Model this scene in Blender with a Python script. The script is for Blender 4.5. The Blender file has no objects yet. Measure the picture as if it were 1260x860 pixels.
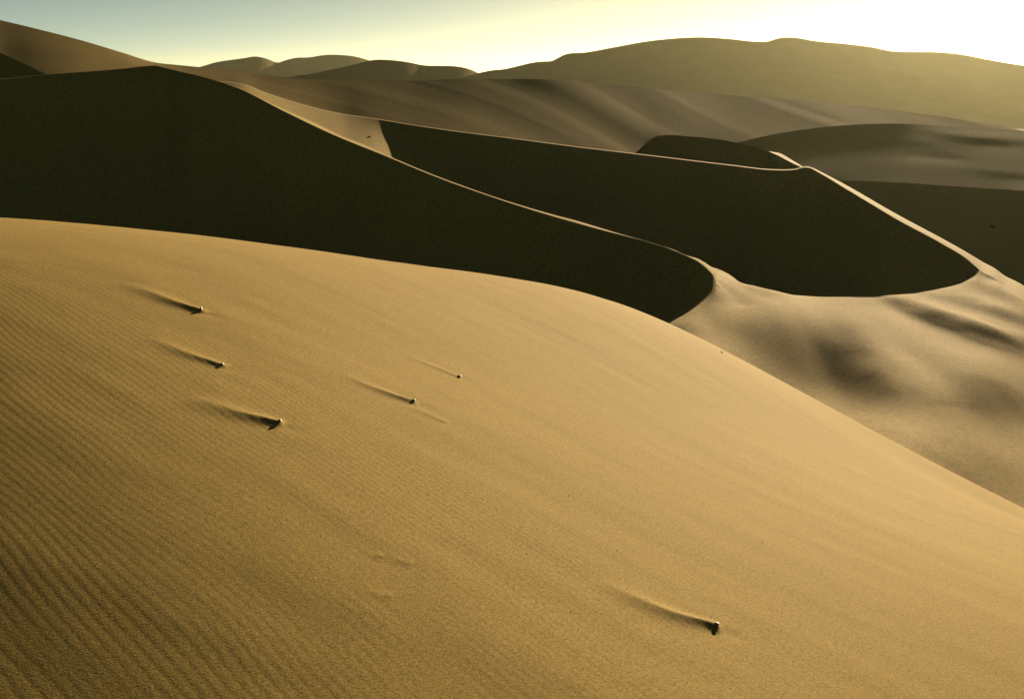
import bpy, math, random
import numpy as np

# ------------------------------------------------------------------ camera, sky, sun
R = math.radians
SC = bpy.context.scene
COL = SC.collection
ZC = 70.0                    # eye height above the lowest plain
FPX = 1750.0                 # focal length in photo pixels (50 mm on 36 mm film)
PITCH = math.atan(350.0 / FPX)
SUN_AZ, SUN_EL = R(19.0), R(11.0)    # azimuth to the right of the view axis, elevation

cam_d = bpy.data.cameras.new('camera')
cam_d.sensor_width = 36.0
cam_d.lens = 50.0
cam_d.clip_start = 0.1
cam_d.clip_end = 40000.0
cam = bpy.data.objects.new('camera', cam_d)
COL.objects.link(cam)
cam.location = (0, 0, ZC)
cam.rotation_euler = (math.pi / 2 - PITCH, 0, 0)
SC.camera = cam

world = bpy.data.worlds.new('World')
SC.world = world
world.use_nodes = True
wn = world.node_tree
bg = wn.nodes['Background']
sky = wn.nodes.new('ShaderNodeTexSky')
sky.sky_type = 'NISHITA'
sky.sun_disc = False
sky.sun_elevation = SUN_EL
sky.sun_rotation = SUN_AZ
sky.altitude = 0.0
sky.air_density = 0.16
sky.dust_density = 0.08
sky.ozone_density = 0.0
tint = wn.nodes.new('ShaderNodeMix')          # warm cast of the dusty air
tint.data_type = 'RGBA'
tint.blend_type = 'MULTIPLY'
tint.inputs['Factor'].default_value = 1.0
tint.inputs[7].default_value = (1.0, 0.93, 0.53, 1)
wn.links.new(sky.outputs['Color'], tint.inputs[6])
wn.links.new(tint.outputs[2], bg.inputs['Color'])
bg.inputs['Strength'].default_value = 0.051

sun_d = bpy.data.lights.new('sun', 'SUN')
sun_d.energy = 5.0
sun_d.angle = R(0.5)
sun_d.color = (1.0, 0.80, 0.52)
sun = bpy.data.objects.new('sun', sun_d)
COL.objects.link(sun)
sun.location = (300, 600, 300)
sun.rotation_euler = (math.pi / 2 - SUN_EL, 0, math.pi - SUN_AZ)

vs = SC.view_settings
vs.view_transform = 'Standard'
vs.look = 'None'
vs.gamma = 1.0
vs.exposure = 0.92
vs.use_curve_mapping = False
SC.cycles.volume_bounces = 0
SC.cycles.max_bounces = 6
SC.cycles.diffuse_bounces = 0

# ------------------------------------------------------------------ numeric helpers
SDIR = np.array([math.sin(SUN_AZ), math.cos(SUN_AZ)])
SP, CP = math.sin(PITCH), math.cos(PITCH)


def ray(u, v):
    """photo pixel -> horizontal unit direction (x, y) and rise per horizontal metre"""
    u = np.asarray(u, float)
    v = np.asarray(v, float)
    a = (u - 630.0) / FPX
    b = (430.0 - v) / FPX
    x = a
    y = CP + b * SP
    z = -SP + b * CP
    h = np.hypot(x, y)
    return x / h, y / h, z / h


def pt(u, v, d):
    x, y, m = ray(u, v)
    d = np.asarray(d, float)
    return x * d, y * d, m * d


Y300 = CP + (430.0 - 300.0) / FPX * SP


def bearing(u, v):
    """photo pixel -> bearing, written as the column the same bearing has at row 300"""
    y = CP + (430.0 - np.asarray(v, float)) / FPX * SP
    return 630.0 + (np.asarray(u, float) - 630.0) * Y300 / y


def rise(U, v):
    """rise per horizontal metre at a bearing column U and photo row v"""
    y = CP + (430.0 - np.asarray(v, float)) / FPX * SP
    return ray(630.0 + (np.asarray(U, float) - 630.0) * y / Y300, v)[2]


def tab(t):
    """table of (u, v, d) -> (bearing column, v, d)"""
    t = np.array(t, float)
    t[:, 0] = bearing(t[:, 0], t[:, 1])
    return t


def pchip(xk, yk, x):
    xk = np.asarray(xk, float)
    yk = np.asarray(yk, float)
    x = np.asarray(x, float)
    h = np.diff(xk)
    dl = np.diff(yk) / h
    m = np.zeros_like(yk)
    for i in range(1, len(xk) - 1):
        if dl[i - 1] * dl[i] > 0:
            w1 = 2 * h[i] + h[i - 1]
            w2 = h[i] + 2 * h[i - 1]
            m[i] = (w1 + w2) / (w1 / dl[i - 1] + w2 / dl[i])
    m[0], m[-1] = dl[0], dl[-1]
    i = np.clip(np.searchsorted(xk, x) - 1, 0, len(xk) - 2)
    t = np.clip((x - xk[i]) / h[i], -0.0, 1.0)
    t2, t3 = t * t, t * t * t
    return ((2 * t3 - 3 * t2 + 1) * yk[i] + (t3 - 2 * t2 + t) * h[i] * m[i]
            + (-2 * t3 + 3 * t2) * yk[i + 1] + (t3 - t2) * h[i] * m[i + 1])


def spl(xk, yk, x):
    """Catmull-Rom style smooth curve through the knots"""
    xk = np.asarray(xk, float)
    yk = np.asarray(yk, float)
    x = np.asarray(x, float)
    h = np.diff(xk)
    dl = np.diff(yk) / h
    m = np.zeros_like(yk)
    m[1:-1] = (dl[:-1] * h[1:] + dl[1:] * h[:-1]) / (h[1:] + h[:-1])
    m[0], m[-1] = dl[0], dl[-1]
    i = np.clip(np.searchsorted(xk, x) - 1, 0, len(xk) - 2)
    t = np.clip((x - xk[i]) / h[i], 0.0, 1.0)
    t2, t3 = t * t, t * t * t
    return ((2 * t3 - 3 * t2 + 1) * yk[i] + (t3 - 2 * t2 + t) * h[i] * m[i]
            + (-2 * t3 + 3 * t2) * yk[i + 1] + (t3 - t2) * h[i] * m[i + 1])


def sstep(a, b, x):
    t = np.clip((np.asarray(x, float) - a) / (b - a), 0, 1)
    return t * t * (3 - 2 * t)


def hash2(ix, iy, seed):
    n = (ix.astype(np.int64) * 374761393 + iy.astype(np.int64) * 668265263 + seed * 974634777) & 0x7fffffff
    n = (n ^ (n >> 13)) * 1274126177 & 0x7fffffff
    n = n ^ (n >> 16)
    return (n & 0xffff) / 65535.0


def vnoise(x, y, seed=0):
    x = np.asarray(x, float)
    y = np.asarray(y, float)
    ix, iy = np.floor(x), np.floor(y)
    fx, fy = x - ix, y - iy
    fx = fx ** 3 * (fx * (6 * fx - 15) + 10)
    fy = fy ** 3 * (fy * (6 * fy - 15) + 10)
    a, b = hash2(ix, iy, seed), hash2(ix + 1, iy, seed)
    c, d = hash2(ix, iy + 1, seed), hash2(ix + 1, iy + 1, seed)
    return 2 * (a + (b - a) * fx + (c - a) * fy + (a - b - c + d) * fx * fy) - 1


def fbm(x, y, seed=0, octs=3):
    s, a = 0.0, 1.0
    for k in range(octs):
        s = s + a * vnoise(x * 2 ** k + 17.3 * k, y * 2 ** k - 9.1 * k, seed + k)
        a *= 0.5
    return s


class Spline:
    """smooth height field: bicubic B-spline fitted to heights and slopes"""

    def __init__(s, x0, x1, y0, y1, nx, ny):
        s.x0, s.y0, s.nx, s.ny = x0, y0, nx, ny
        s.hx, s.hy = (x1 - x0) / (nx - 3), (y1 - y0) / (ny - 3)
        s.c = np.zeros(nx * ny)

    def basis(s, p, p0, h, n):
        q = np.clip((np.asarray(p, float) - p0) / h, 0, n - 3 - 1e-6)
        i = np.floor(q).astype(int)
        t = q - i
        b = np.stack([(1 - t) ** 3 / 6, (3 * t ** 3 - 6 * t ** 2 + 4) / 6,
                      (-3 * t ** 3 + 3 * t ** 2 + 3 * t + 1) / 6, t ** 3 / 6], -1)
        d = np.stack([-(1 - t) ** 2 / 2, (3 * t ** 2 - 4 * t) / 2,
                      (-3 * t ** 2 + 2 * t + 1) / 2, t ** 2 / 2], -1) / h
        return i, b, d

    def eval(s, x, y):
        x = np.asarray(x, float)
        y = np.asarray(y, float)
        i, bx, dx = s.basis(x, s.x0, s.hx, s.nx)
        j, by, dy = s.basis(y, s.y0, s.hy, s.ny)
        c = s.c.reshape(s.nx, s.ny)
        z = np.zeros(x.shape)
        for a in range(4):
            for b in range(4):
                z += bx[..., a] * by[..., b] * c[i + a, j + b]
        return z

    def fit(s, cons, lam):
        """cons: list of (x, y, f, gx, gy, target, weight); least squares with bending energy"""
        N = s.nx * s.ny
        I, J, V = [], [], []
        r = np.zeros(N)
        for x, y, f, gx, gy, tgt, w in cons:
            x = np.atleast_1d(np.asarray(x, float))
            o = np.ones_like(x)
            gx, gy, tgt = gx * o, gy * o, np.asarray(tgt, float) * o
            i, bx, dx = s.basis(x, s.x0, s.hx, s.nx)
            j, by, dy = s.basis(np.asarray(y, float) * o, s.y0, s.hy, s.ny)
            col = ((i[:, None, None] + np.arange(4)[None, :, None]) * s.ny + j[:, None, None] + np.arange(4)[None, None, :]).reshape(-1, 16)
            val = (f * bx[:, :, None] * by[:, None, :] + gx[:, None, None] * dx[:, :, None] * by[:, None, :]
                   + gy[:, None, None] * bx[:, :, None] * dy[:, None, :]).reshape(-1, 16)
            np.add.at(r, col, w * val * tgt[:, None])
            I.append(np.repeat(col, 16, axis=1).ravel())
            J.append(np.tile(col, (1, 16)).ravel())
            V.append((w * val[:, :, None] * val[:, None, :]).ravel())
        idx = np.arange(N).reshape(s.nx, s.ny)

        def reg(st, sc):
            for (a, wa) in st:
                for (b, wb) in st:
                    I.append(a.ravel())
                    J.append(b.ravel())
                    V.append(np.full(a.size, lam * sc * wa * wb))
        reg([(idx[:-2], 1), (idx[1:-1], -2), (idx[2:], 1)], 1 / s.hx ** 3 * s.hy)
        reg([(idx[:, :-2], 1), (idx[:, 1:-1], -2), (idx[:, 2:], 1)], 1 / s.hy ** 3 * s.hx)
        reg([(idx[:-1, :-1], 1), (idx[1:, :-1], -1), (idx[:-1, 1:], -1), (idx[1:, 1:], 1)], 2 / (s.hx * s.hy))
        I, J, V = np.concatenate(I), np.concatenate(J), np.concatenate(V)
        M = np.bincount(I * N + J, V, N * N).reshape(N, N)
        M[np.arange(N), np.arange(N)] += 1e-9
        # block tridiagonal elimination, three spline columns to a block
        B = 3 * s.ny
        cuts = list(range(0, N, B)) + [N]
        nb = len(cuts) - 1
        D, E, q = [], [], []
        for k in range(nb):
            a, b = cuts[k], cuts[k + 1]
            d, rr = M[a:b, a:b].copy(), r[a:b].copy()
            if k:
                p = cuts[k - 1]
                C = M[a:b, p:a]
                d -= np.einsum('ij,jk->ik', C, E[-1])
                rr -= np.einsum('ij,j->i', C, q[-1])
            if k < nb - 1:
                sol = np.linalg.solve(d, np.concatenate([M[a:b, b:cuts[k + 2]], rr[:, None]], 1))
                E.append(sol[:, :-1])
                q.append(sol[:, -1])
            else:
                q.append(np.linalg.solve(d, rr))
        c = [q[-1]]
        for k in range(nb - 2, -1, -1):
            c.append(q[k] - np.einsum('ij,j->i', E[k], c[-1]))
        s.c = np.concatenate(c[::-1])


def slope_for(nl, gp=0.0):
    """slope along the sun's azimuth that gives the cosine nl"""
    a = SUN_EL
    g = math.tan(a) - np.asarray(nl, float) / math.cos(a)
    return math.tan(a) - np.asarray(nl, float) / math.cos(a) * np.sqrt(1 + g * g + gp * gp)


def hit(f, u, v, r0, r1, n=400):
    """first crossing of pixel rays with the height field f(x, y)"""
    dx, dy, m = ray(u, v)
    rs = np.geomspace(r0, r1, n)
    X = dx[:, None] * rs
    Y = dy[:, None] * rs
    below = (m[:, None] * rs) <= f(X, Y)
    below[:, -1] = True
    k = np.argmax(below, 1)
    r = rs[k]
    lo = rs[np.maximum(k - 1, 0)]
    for _ in range(25):
        mid = (lo + r) / 2
        b = m * mid <= f(dx * mid, dy * mid)
        r = np.where(b, mid, r)
        lo = np.where(b, lo, mid)
    return r


def rbf_map(samples, u, v, sig, run=None, squeeze=1.0):
    """smooth map exactly through hand-read samples (u, v, value)"""
    p = np.array(samples, float)

    def ker(a, b):
        d = a[..., None, :] - b[None]
        if run is not None:          # features drawn out along one direction
            al = d[..., 0] * run[0] + d[..., 1] * run[1]
            ac = d[..., 1] * run[0] - d[..., 0] * run[1]
            return -np.sqrt((al * squeeze) ** 2 + ac ** 2 + sig * sig)
        return -np.sqrt((d ** 2).sum(-1) + sig * sig)
    K = ker(p[:, :2], p[:, :2])
    n = len(p)
    A = np.zeros((n + 1, n + 1))
    A[:n, :n] = K - 0.8 * np.eye(n)
    A[:n, n] = A[n, :n] = 1
    c = np.linalg.solve(A, np.r_[p[:, 2], 0.0])
    q = np.stack([np.asarray(u, float), np.asarray(v, float)], -1)
    val = (ker(q, p[:, :2]) * c[:n]).sum(-1) + c[n]
    return np.clip(val, p[:, 2].min() * 0.8, p[:, 2].max() * 1.03)


# ------------------------------------------------------------------ mesh helpers
def grid_mesh(name, X, Y, Z, mat, kind='structure', cyclic=False):
    """grid of vertices (rows, cols) -> one smooth mesh object"""
    nr, nc = X.shape
    co = np.stack([X, Y, Z + ZC], -1).reshape(-1, 3).astype(np.float32)
    i = np.arange(nr * nc).reshape(nr, nc)
    q = np.stack([i[:-1, :-1], i[:-1, 1:], i[1:, 1:], i[1:, :-1]], -1).reshape(-1, 4)
    return raw_mesh(name, co, q, mat, kind)


def raw_mesh(name, co, q, mat, kind='structure', smooth=True):
    me = bpy.data.meshes.new(name)
    me.vertices.add(len(co))
    me.vertices.foreach_set('co', np.ascontiguousarray(co, np.float32).ravel())
    n = q.shape[1]
    me.loops.add(q.size)
    me.loops.foreach_set('vertex_index', q.astype(np.int32).ravel())
    me.polygons.add(len(q))
    me.polygons.foreach_set('loop_start', np.arange(0, q.size, n, dtype=np.int32))
    me.polygons.foreach_set('use_smooth', np.full(len(q), smooth, dtype=bool))
    me.update(calc_edges=True)
    me.validate()
    ob = bpy.data.objects.new(name, me)
    COL.objects.link(ob)
    me.materials.append(mat)
    if kind:
        ob['kind'] = kind
    return ob


# ------------------------------------------------------------------ materials
def node(nt, t, **kw):
    n = nt.nodes.new(t)
    for k, v in kw.items():
        if k in n.inputs:
            n.inputs[k].default_value = v
        else:
            setattr(n, k, v)
    return n


SAND = (0.388, 0.264, 0.069)


def sand_material(name, near):
    m = bpy.data.materials.new(name)
    m.use_nodes = True
    nt = m.node_tree
    L = nt.links.new
    b = nt.nodes['Principled BSDF']
    b.inputs['Roughness'].default_value = 0.9
    b.inputs['Specular IOR Level'].default_value = 0.03
    tc = node(nt, 'ShaderNodeTexCoord')
    # broad tone: darker, heavier grains gather in patches
    n1 = node(nt, 'ShaderNodeTexNoise', Scale=0.35 if near else 0.05, Detail=4.0, Roughness=0.6)
    L(tc.outputs['Object'], n1.inputs['Vector'])
    r1 = node(nt, 'ShaderNodeMapRange')
    for k, v in (('From Min', 0.3), ('From Max', 0.7), ('To Min', 0.94), ('To Max', 1.05)):
        r1.inputs[k].default_value = v
    L(n1.outputs['Fac'], r1.inputs['Value'])
    # grain
    n2 = node(nt, 'ShaderNodeTexNoise', Scale=110.0 if near else 4.5, Detail=4.0 if near else 5.0, Roughness=0.85)
    L(tc.outputs['Object'], n2.inputs['Vector'])
    r2 = node(nt, 'ShaderNodeMapRange')
    amp = 0.7 if near else 0.48
    for k, v in (('From Min', 0.3), ('From Max', 0.7), ('To Min', 1 - amp), ('To Max', 1 + amp)):
        r2.inputs[k].default_value = v
    L(n2.outputs['Fac'], r2.inputs['Value'])
    mu = node(nt, 'ShaderNodeMath', operation='MULTIPLY')
    L(r1.outputs['Result'], mu.inputs[0])
    L(r2.outputs['Result'], mu.inputs[1])
    vm = node(nt, 'ShaderNodeVectorMath', operation='SCALE')
    vm.inputs[0].default_value = SAND
    L(mu.outputs[0], vm.inputs['Scale'])
    L(vm.outputs['Vector'], b.inputs['Base Color'])
    bp = node(nt, 'ShaderNodeBump', Strength=1.0, Distance=0.0012 if near else 0.012)
    n3 = node(nt, 'ShaderNodeTexNoise', Scale=120.0 if near else 9.0, Detail=3.0, Roughness=0.7)
    L(tc.outputs['Object'], n3.inputs['Vector'])
    L(n3.outputs['Fac'], bp.inputs['Height'])
    L(bp.outputs['Normal'], b.inputs['Normal'])
    return m


M_NEAR = sand_material('sand_near', True)
M_FAR = sand_material('sand_far', False)


def stone_material(name, c1, c2):
    m = bpy.data.materials.new(name)
    m.use_nodes = True
    nt = m.node_tree
    L = nt.links.new
    b = nt.nodes['Principled BSDF']
    b.inputs['Roughness'].default_value = 0.55
    tc = node(nt, 'ShaderNodeTexCoord')
    n = node(nt, 'ShaderNodeTexNoise', Scale=40.0, Detail=4.0)
    L(tc.outputs['Object'], n.inputs['Vector'])
    cr = node(nt, 'ShaderNodeValToRGB')
    cr.color_ramp.elements[0].position = 0.35
    cr.color_ramp.elements[0].color = (*c1, 1)
    cr.color_ramp.elements[1].position = 0.65
    cr.color_ramp.elements[1].color = (*c2, 1)
    L(n.outputs['Fac'], cr.inputs['Fac'])
    L(cr.outputs['Color'], b.inputs['Base Color'])
    bp = node(nt, 'ShaderNodeBump', Strength=0.5, Distance=0.004)
    L(n.outputs['Fac'], bp.inputs['Height'])
    L(bp.outputs['Normal'], b.inputs['Normal'])
    return m


M_PALE = stone_material('pale_stone', (0.68, 0.60, 0.46), (0.82, 0.76, 0.62))
M_BROWN = stone_material('brown_stone', (0.26, 0.19, 0.11), (0.44, 0.34, 0.21))
M_DARK = stone_material('dark_stone', (0.06, 0.045, 0.03), (0.12, 0.09, 0.06))
M_DARK.node_tree.nodes['Principled BSDF'].inputs['Specular IOR Level'].default_value = 0.05
M_DARK.node_tree.nodes['Principled BSDF'].inputs['Roughness'].default_value = 0.95
M_GREY = stone_material('grey_stone', (0.42, 0.38, 0.32), (0.66, 0.61, 0.53))

M_QUARTZ = bpy.data.materials.new('quartz')
M_QUARTZ.use_nodes = True
_t = M_QUARTZ.node_tree
_t.nodes.remove(_t.nodes['Principled BSDF'])
_n = node(_t, 'ShaderNodeTexNoise', Scale=200.0)
_r = node(_t, 'ShaderNodeValToRGB')
_r.color_ramp.elements[0].color = (0.80, 0.72, 0.55, 1)
_r.color_ramp.elements[1].color = (0.95, 0.90, 0.78, 1)
_d = node(_t, 'ShaderNodeBsdfDiffuse')
_l = node(_t, 'ShaderNodeBsdfTranslucent')          # light shines through the clear grains
_m = node(_t, 'ShaderNodeMixShader')
_m.inputs[0].default_value = 0.65
_t.links.new(_n.outputs['Fac'], _r.inputs['Fac'])
for _q in (_d, _l):
    _t.links.new(_r.outputs['Color'], _q.inputs['Color'])
_t.links.new(_d.outputs[0], _m.inputs[1])
_t.links.new(_l.outputs[0], _m.inputs[2])
_t.links.new(_m.outputs[0], _t.nodes['Material Output'].inputs['Surface'])

# ------------------------------------------------------------------ foreground dune
# brightness read from the photograph -> cosine towards the sun
NLMAX = 0.40


def nl_of(lin):
    return NLMAX * (np.asarray(lin, float) - 0.02) / 0.62


FG_CREST = np.array([(-250, 258, 16.5), (-100, 262, 15.2), (0, 268, 14.5), (150, 280, 14.5), (300, 297, 14.8), (450, 317, 15.3),
                     (600, 339.5, 16), (680, 352, 16.4), (740, 365, 16.8), (790, 382, 17.2), (830, 400, 17.6), (900, 437, 18.4),
                     (1000, 490, 19.6), (1100, 543, 20.8), (1180, 585, 21.8), (1260, 625, 23), (1400, 692, 25), (1550, 760, 27)], float)
FG_TONE = [(60, 820, .12), (100, 780, .135), (300, 700, .29), (250, 820, .19), (200, 834, .155), (30, 500, .19), (80, 434, .24), (40, 640, .15), (100, 330, .37),
           (30, 290, .33), (200, 440, .34), (300, 400, .42), (320, 454, .43), (300, 560, .37), (300, 614, .36), (500, 500, .50), (500, 650, .43), (500, 734, .37), (450, 780, .32),
           (700, 780, .44), (720, 814, .43), (600, 840, .35), (650, 650, .48), (580, 574, .53), (800, 600, .55), (700, 450, .57), (400, 340, .49), (550, 380, .55),
           (1000, 600, .61), (1100, 800, .50), (1170, 794, .47), (950, 750, .50), (850, 830, .46), (850, 480, .64), (750, 390, .60), (1200, 650, .6),
           (1230, 760, .53), (1000, 520, .64), (1150, 590, .63)]
FG = Spline(-32, 40, -6, 62, 38, 36)
FGF = {'z': lambda x, y: -1.75 - 0.25 * x - 0.06 * y - 0.0016 * y * y}


def fit_fg():
    gu, gv = np.meshgrid(np.arange(-40, 1301, 40.0), np.arange(280, 900, 30.0))
    gu, gv = gu.ravel(), gv.ravel()
    cv = np.interp(gu, FG_CREST[:, 0], FG_CREST[:, 1])
    ok = gv > cv + 8
    gu, gv = gu[ok], gv[ok]
    nl = nl_of(rbf_map(FG_TONE, gu, gv, 60.0))
    uc = np.linspace(-250, 1550, 91)
    vc = spl(FG_CREST[:, 0], FG_CREST[:, 1], uc)
    dc = spl(FG_CREST[:, 0], FG_CREST[:, 2], uc)
    cx, cy, cz = pt(uc, vc, dc)
    hx, hy, hm = ray(uc, vc)
    pdir = np.array([-0.72, 0.69])
    for it in range(5):
        r = hit(FGF['z'], gu, gv, 1.5, 45)
        dx, dy, m = ray(gu, gv)
        x, y = dx * r, dy * r
        cons = [
            (np.array([0.0]), np.array([0.0]), 1.0, 0.0, 0.0, np.array([-1.75]), 6.0),
            (cx, cy, 1.0, 0.0, 0.0, cz, 800.0),
            (cx, cy, 0.0, hx, hy, hm, 2000.0),
            (hx * (dc - 2), hy * (dc - 2), 0.0, hx, hy, hm + 0.035, 60.0),
            (hx * (dc + 1.5), hy * (dc + 1.5), 0.0, hx, hy, hm - 0.04, 200.0),
            (x, y, 0.0, SDIR[0], SDIR[1], slope_for(nl, 0.2), 60.0),
            (x[gu < 650], y[gu < 650], 0.0, pdir[0], pdir[1], np.full((gu < 650).sum(), 0.17), 8.0),
        ]
        # lee of the crest: keeps rounding off and drops into the hollow
        for k, (dr, sl) in enumerate(((4, -0.10), (9, -0.26), (15, -0.36), (22, -0.40))):
            cons.append((hx * (dc + dr), hy * (dc + dr), 0.0, hx, hy, hm + sl, 25.0))
        FG.fit(cons, 1.2)
        FGF['z'] = FG.eval
    return FG


fit_fg()
PD = np.array([-0.72, 0.69])      # the ripples' run
PN = np.array([0.69, 0.72])       # across the ripples


def fg_point(u, v):
    r = hit(FGF['z'], np.atleast_1d(float(u)), np.atleast_1d(float(v)), 1.5, 45)
    x, y, m = ray(u, v)
    return float(x * r[0]), float(y * r[0]), float(m * r[0])


# stones on the foreground: photo pixel, size in px, tail end pixels
STONES = [
    dict(px=(248, 384), tail=[(236, 380), (210, 371), (180, 358), (150, 346)], h=0.026, w=0.090),
    dict(px=(274, 451), tail=[(262, 447), (235, 438), (210, 427), (180, 414)], h=0.017, w=0.070),
    dict(px=(345, 523), tail=[(334, 520), (300, 511), (265, 499), (235, 488)], h=0.024, w=0.090),
    dict(px=(510, 496), tail=[(500, 493), (475, 484), (445, 472), (420, 458)], h=0.018, w=0.065),
    dict(px=(566, 464), tail=[(556, 460), (535, 451), (515, 443), (490, 434)], h=0.009, w=0.050),
    dict(px=(883, 773), tail=[(868, 768), (830, 757), (785, 738), (735, 712)], h=0.025, w=0.080),
]
MARKS = [   # faint furrows without a stone
    dict(px=(548, 520), tail=[(530, 512), (510, 504), (485, 497)], h=0.006, w=0.06),
    dict(px=(505, 692), tail=[(485, 686), (455, 678)], h=0.003, w=0.05),
    dict(px=(482, 733), tail=[(462, 729), (438, 722)], h=0.003, w=0.05),
    dict(px=(470, 684), tail=[(455, 678), (440, 672)], h=0.0025, w=0.04),
]
for s in STONES + MARKS:
    pts = [s['px']] + s['tail']
    s['path'] = np.array([fg_point(*p)[:2] for p in pts])
    s['pos'] = fg_point(*s['px'])


def tail_relief(x, y):
    """sand drifts gathered behind the stones"""
    out = np.zeros(x.shape)
    for s in STONES + MARKS:
        P = s['path']
        lo, hi = P.min(0) - 0.6, P.max(0) + 0.6
        sel = np.where((x > lo[0]) & (x < hi[0]) & (y > lo[1]) & (y < hi[1]))
        if not len(sel[0]):
            continue
        px, py = x[sel], y[sel]
        # dense path
        t = np.linspace(0, len(P) - 1, 60)
        Q = np.stack([spl(np.arange(len(P)), P[:, k], t) for k in (0, 1)], -1)
        seg = np.r_[0, np.cumsum(np.hypot(*np.diff(Q, axis=0).T))]
        best = np.full(px.shape, 1e9)
        l = np.zeros(px.shape)
        sd = np.zeros(px.shape)
        T = np.gradient(Q, axis=0)
        T /= np.hypot(T[:, 0], T[:, 1])[:, None]
        for k in range(len(Q)):
            ex, ey = px - Q[k, 0], py - Q[k, 1]
            d2 = ex * ex + ey * ey
            b = d2 < best
            best = np.where(b, d2, best)
            l = np.where(b, seg[k] + ex * T[k, 0] + ey * T[k, 1], l)
            sd = np.where(b, ex * (-T[k, 1]) + ey * T[k, 0], sd)
        L = seg[-1]
        q = l / L
        env = np.where(q < 0, np.exp(-(q / 0.02) ** 2), np.clip(1 - q, 0, 1) ** 0.9)
        w = s['w'] * (0.55 + 0.7 * np.clip(q, 0, 1))
        # sharp little crest, steeper towards the shade (negative side faces away from the sun)
        ws = np.where(sd > 0, w * 0.95, w * 0.95)
        prof = np.exp(-np.abs(sd / ws) ** 1.5)
        moat = -0.15 * np.exp(-(((sd) / (2.3 * w)) ** 2))
        out[sel] += s['h'] * env * (prof + moat * np.clip(1 - q, 0, 1))
        # scour in front of the stone
        fx, fy = px - P[0, 0], py - P[0, 1]
        out[sel] -= 0.12 * s['h'] * np.exp(-((fx - 0.05) ** 2 + (fy + 0.02) ** 2) / 0.06 ** 2)
    return out


RIP = 0.047      # ripple wavelength in metres


def ripples(x, y):
    a = x * PD[0] + y * PD[1]
    # further off the ripples swing round towards the crest
    yk = np.linspace(-5, 70, 600)
    yy = np.interp(y, yk, np.cumsum(1 - 0.5 * sstep(10.5, 15, yk)) * (yk[1] - yk[0]))
    c = x * 0.78 + yy * 0.626
    # the ripples wander, fork and fade
    c2 = c + 0.05 * fbm(a * 0.30, c * 0.35, 3, 2) + 0.030 * fbm(a * 1.1, c * 2.0, 7, 3) + 0.010 * fbm(a * 5.0, c * 8.0, 9, 2)
    ph = 2 * math.pi * c2 / RIP
    w1 = np.sin(ph) + 0.30 * np.sin(2 * ph + 0.9)
    ph2 = 2 * math.pi * (c + 0.08 * fbm(a * 0.30 + 5, c * 0.25, 21, 2) + 0.03 * fbm(a * 1.1, c * 1.9, 27, 2)) / (RIP * 0.88)
    w2 = np.sin(ph2) + 0.25 * np.sin(2 * ph2 + 0.8)
    mix = sstep(-0.25, 0.35, fbm(a * 0.35, c * 0.55, 31, 3))
    patch = 0.6 + 0.55 * sstep(-0.7, 0.6, fbm(a * 0.5 + 3, c * 1.1, 41, 3))
    return (w1 * (1 - mix) + w2 * mix) * patch


def fg_height(x, y):
    z = FG.eval(x, y)
    r = np.hypot(x, y)
    a = x * PD[0] + y * PD[1]
    c = x * PN[0] + y * PN[1]
    # ripples strongest on the shaded near left, dying out towards the smooth sunlit shoulder
    amp = 0.00033 * (1 - 0.86 * sstep(-6.0, 5.5, x + 0.12 * (y - 10)))
    soft = 0.004 * fbm(a * 0.25, c * 0.5, 51, 2) + 0.0030 * fbm(a * 0.8, c * 2.2, 57, 3)
    return z + np.where(r < 60, amp * ripples(x, y), 0) + soft + tail_relief(x, y)


def fg_mesh():
    u = np.concatenate([np.linspace(-6000, -400, 40)[:-1], np.linspace(-400, -60, 50)[:-1], np.linspace(-60, 1320, 860),
                        np.linspace(1320, 1700, 50)[1:], np.linspace(1700, 7000, 40)[1:]])
    th = np.arctan((u - 630) / FPX / CP)
    # radial spacing follows the foreshortening (about 1.4 px in the photograph)
    r = [0.4]
    while r[-1] < 62:
        rr = r[-1]
        if rr < 3.0:
            st = 0.12
        elif rr < 32:
            st = max(0.010, rr * rr / FPX / 2.4 * 1.25)
            st = min(st, 0.055)
        else:
            st = 0.5
        r.append(rr + st)
    r = np.array(r)
    T, Rr = np.meshgrid(th, r)
    X, Y = Rr * np.sin(T), Rr * np.cos(T)
    Z = fg_height(X, Y)
    Z = np.maximum(Z, -24.0)
    print('fg mesh', X.shape, X.size)
    return grid_mesh('foreground_dune', X, Y, Z, M_NEAR)


fg_mesh()

# ------------------------------------------------------------------ the two middle dunes and the lit valley between them
C2 = np.array([(-900, 150, 170), (-400, 128, 150), (-150, 110, 140), (0, 98, 132), (60, 92, 130), (150, 85, 128), (184, 81.4, 127), (191, 81, 127),
               (198, 82.6, 126.6), (220, 88, 126), (252, 95.5, 123), (296, 110, 120), (347, 136, 115.5), (410, 166, 110), (474, 192, 103),
               (537, 218, 97), (595, 239, 92), (640, 254, 88), (700, 272, 83), (760, 287, 77), (800, 298.5, 73), (840, 313, 69.8),
               (860, 323.5, 69.2), (872, 333.5, 69.5), (879, 342, 70), (882, 351, 70.4)], float)
B2V = np.array([(822, 398.5, 61.8), (838, 391.5, 63), (852, 384.5, 64.4), (864, 377, 66), (874, 368, 67.6), (880, 359.5, 69), (882, 351, 70.4)], float)
B2H = np.array([(-900, 140, -13), (0, 112, -13), (200, 102, -14), (400, 94, -15), (600, 79, -15.5), (700, 72, -15), (770, 65, -13), (800, 61.8, -11.9)], float)
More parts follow.
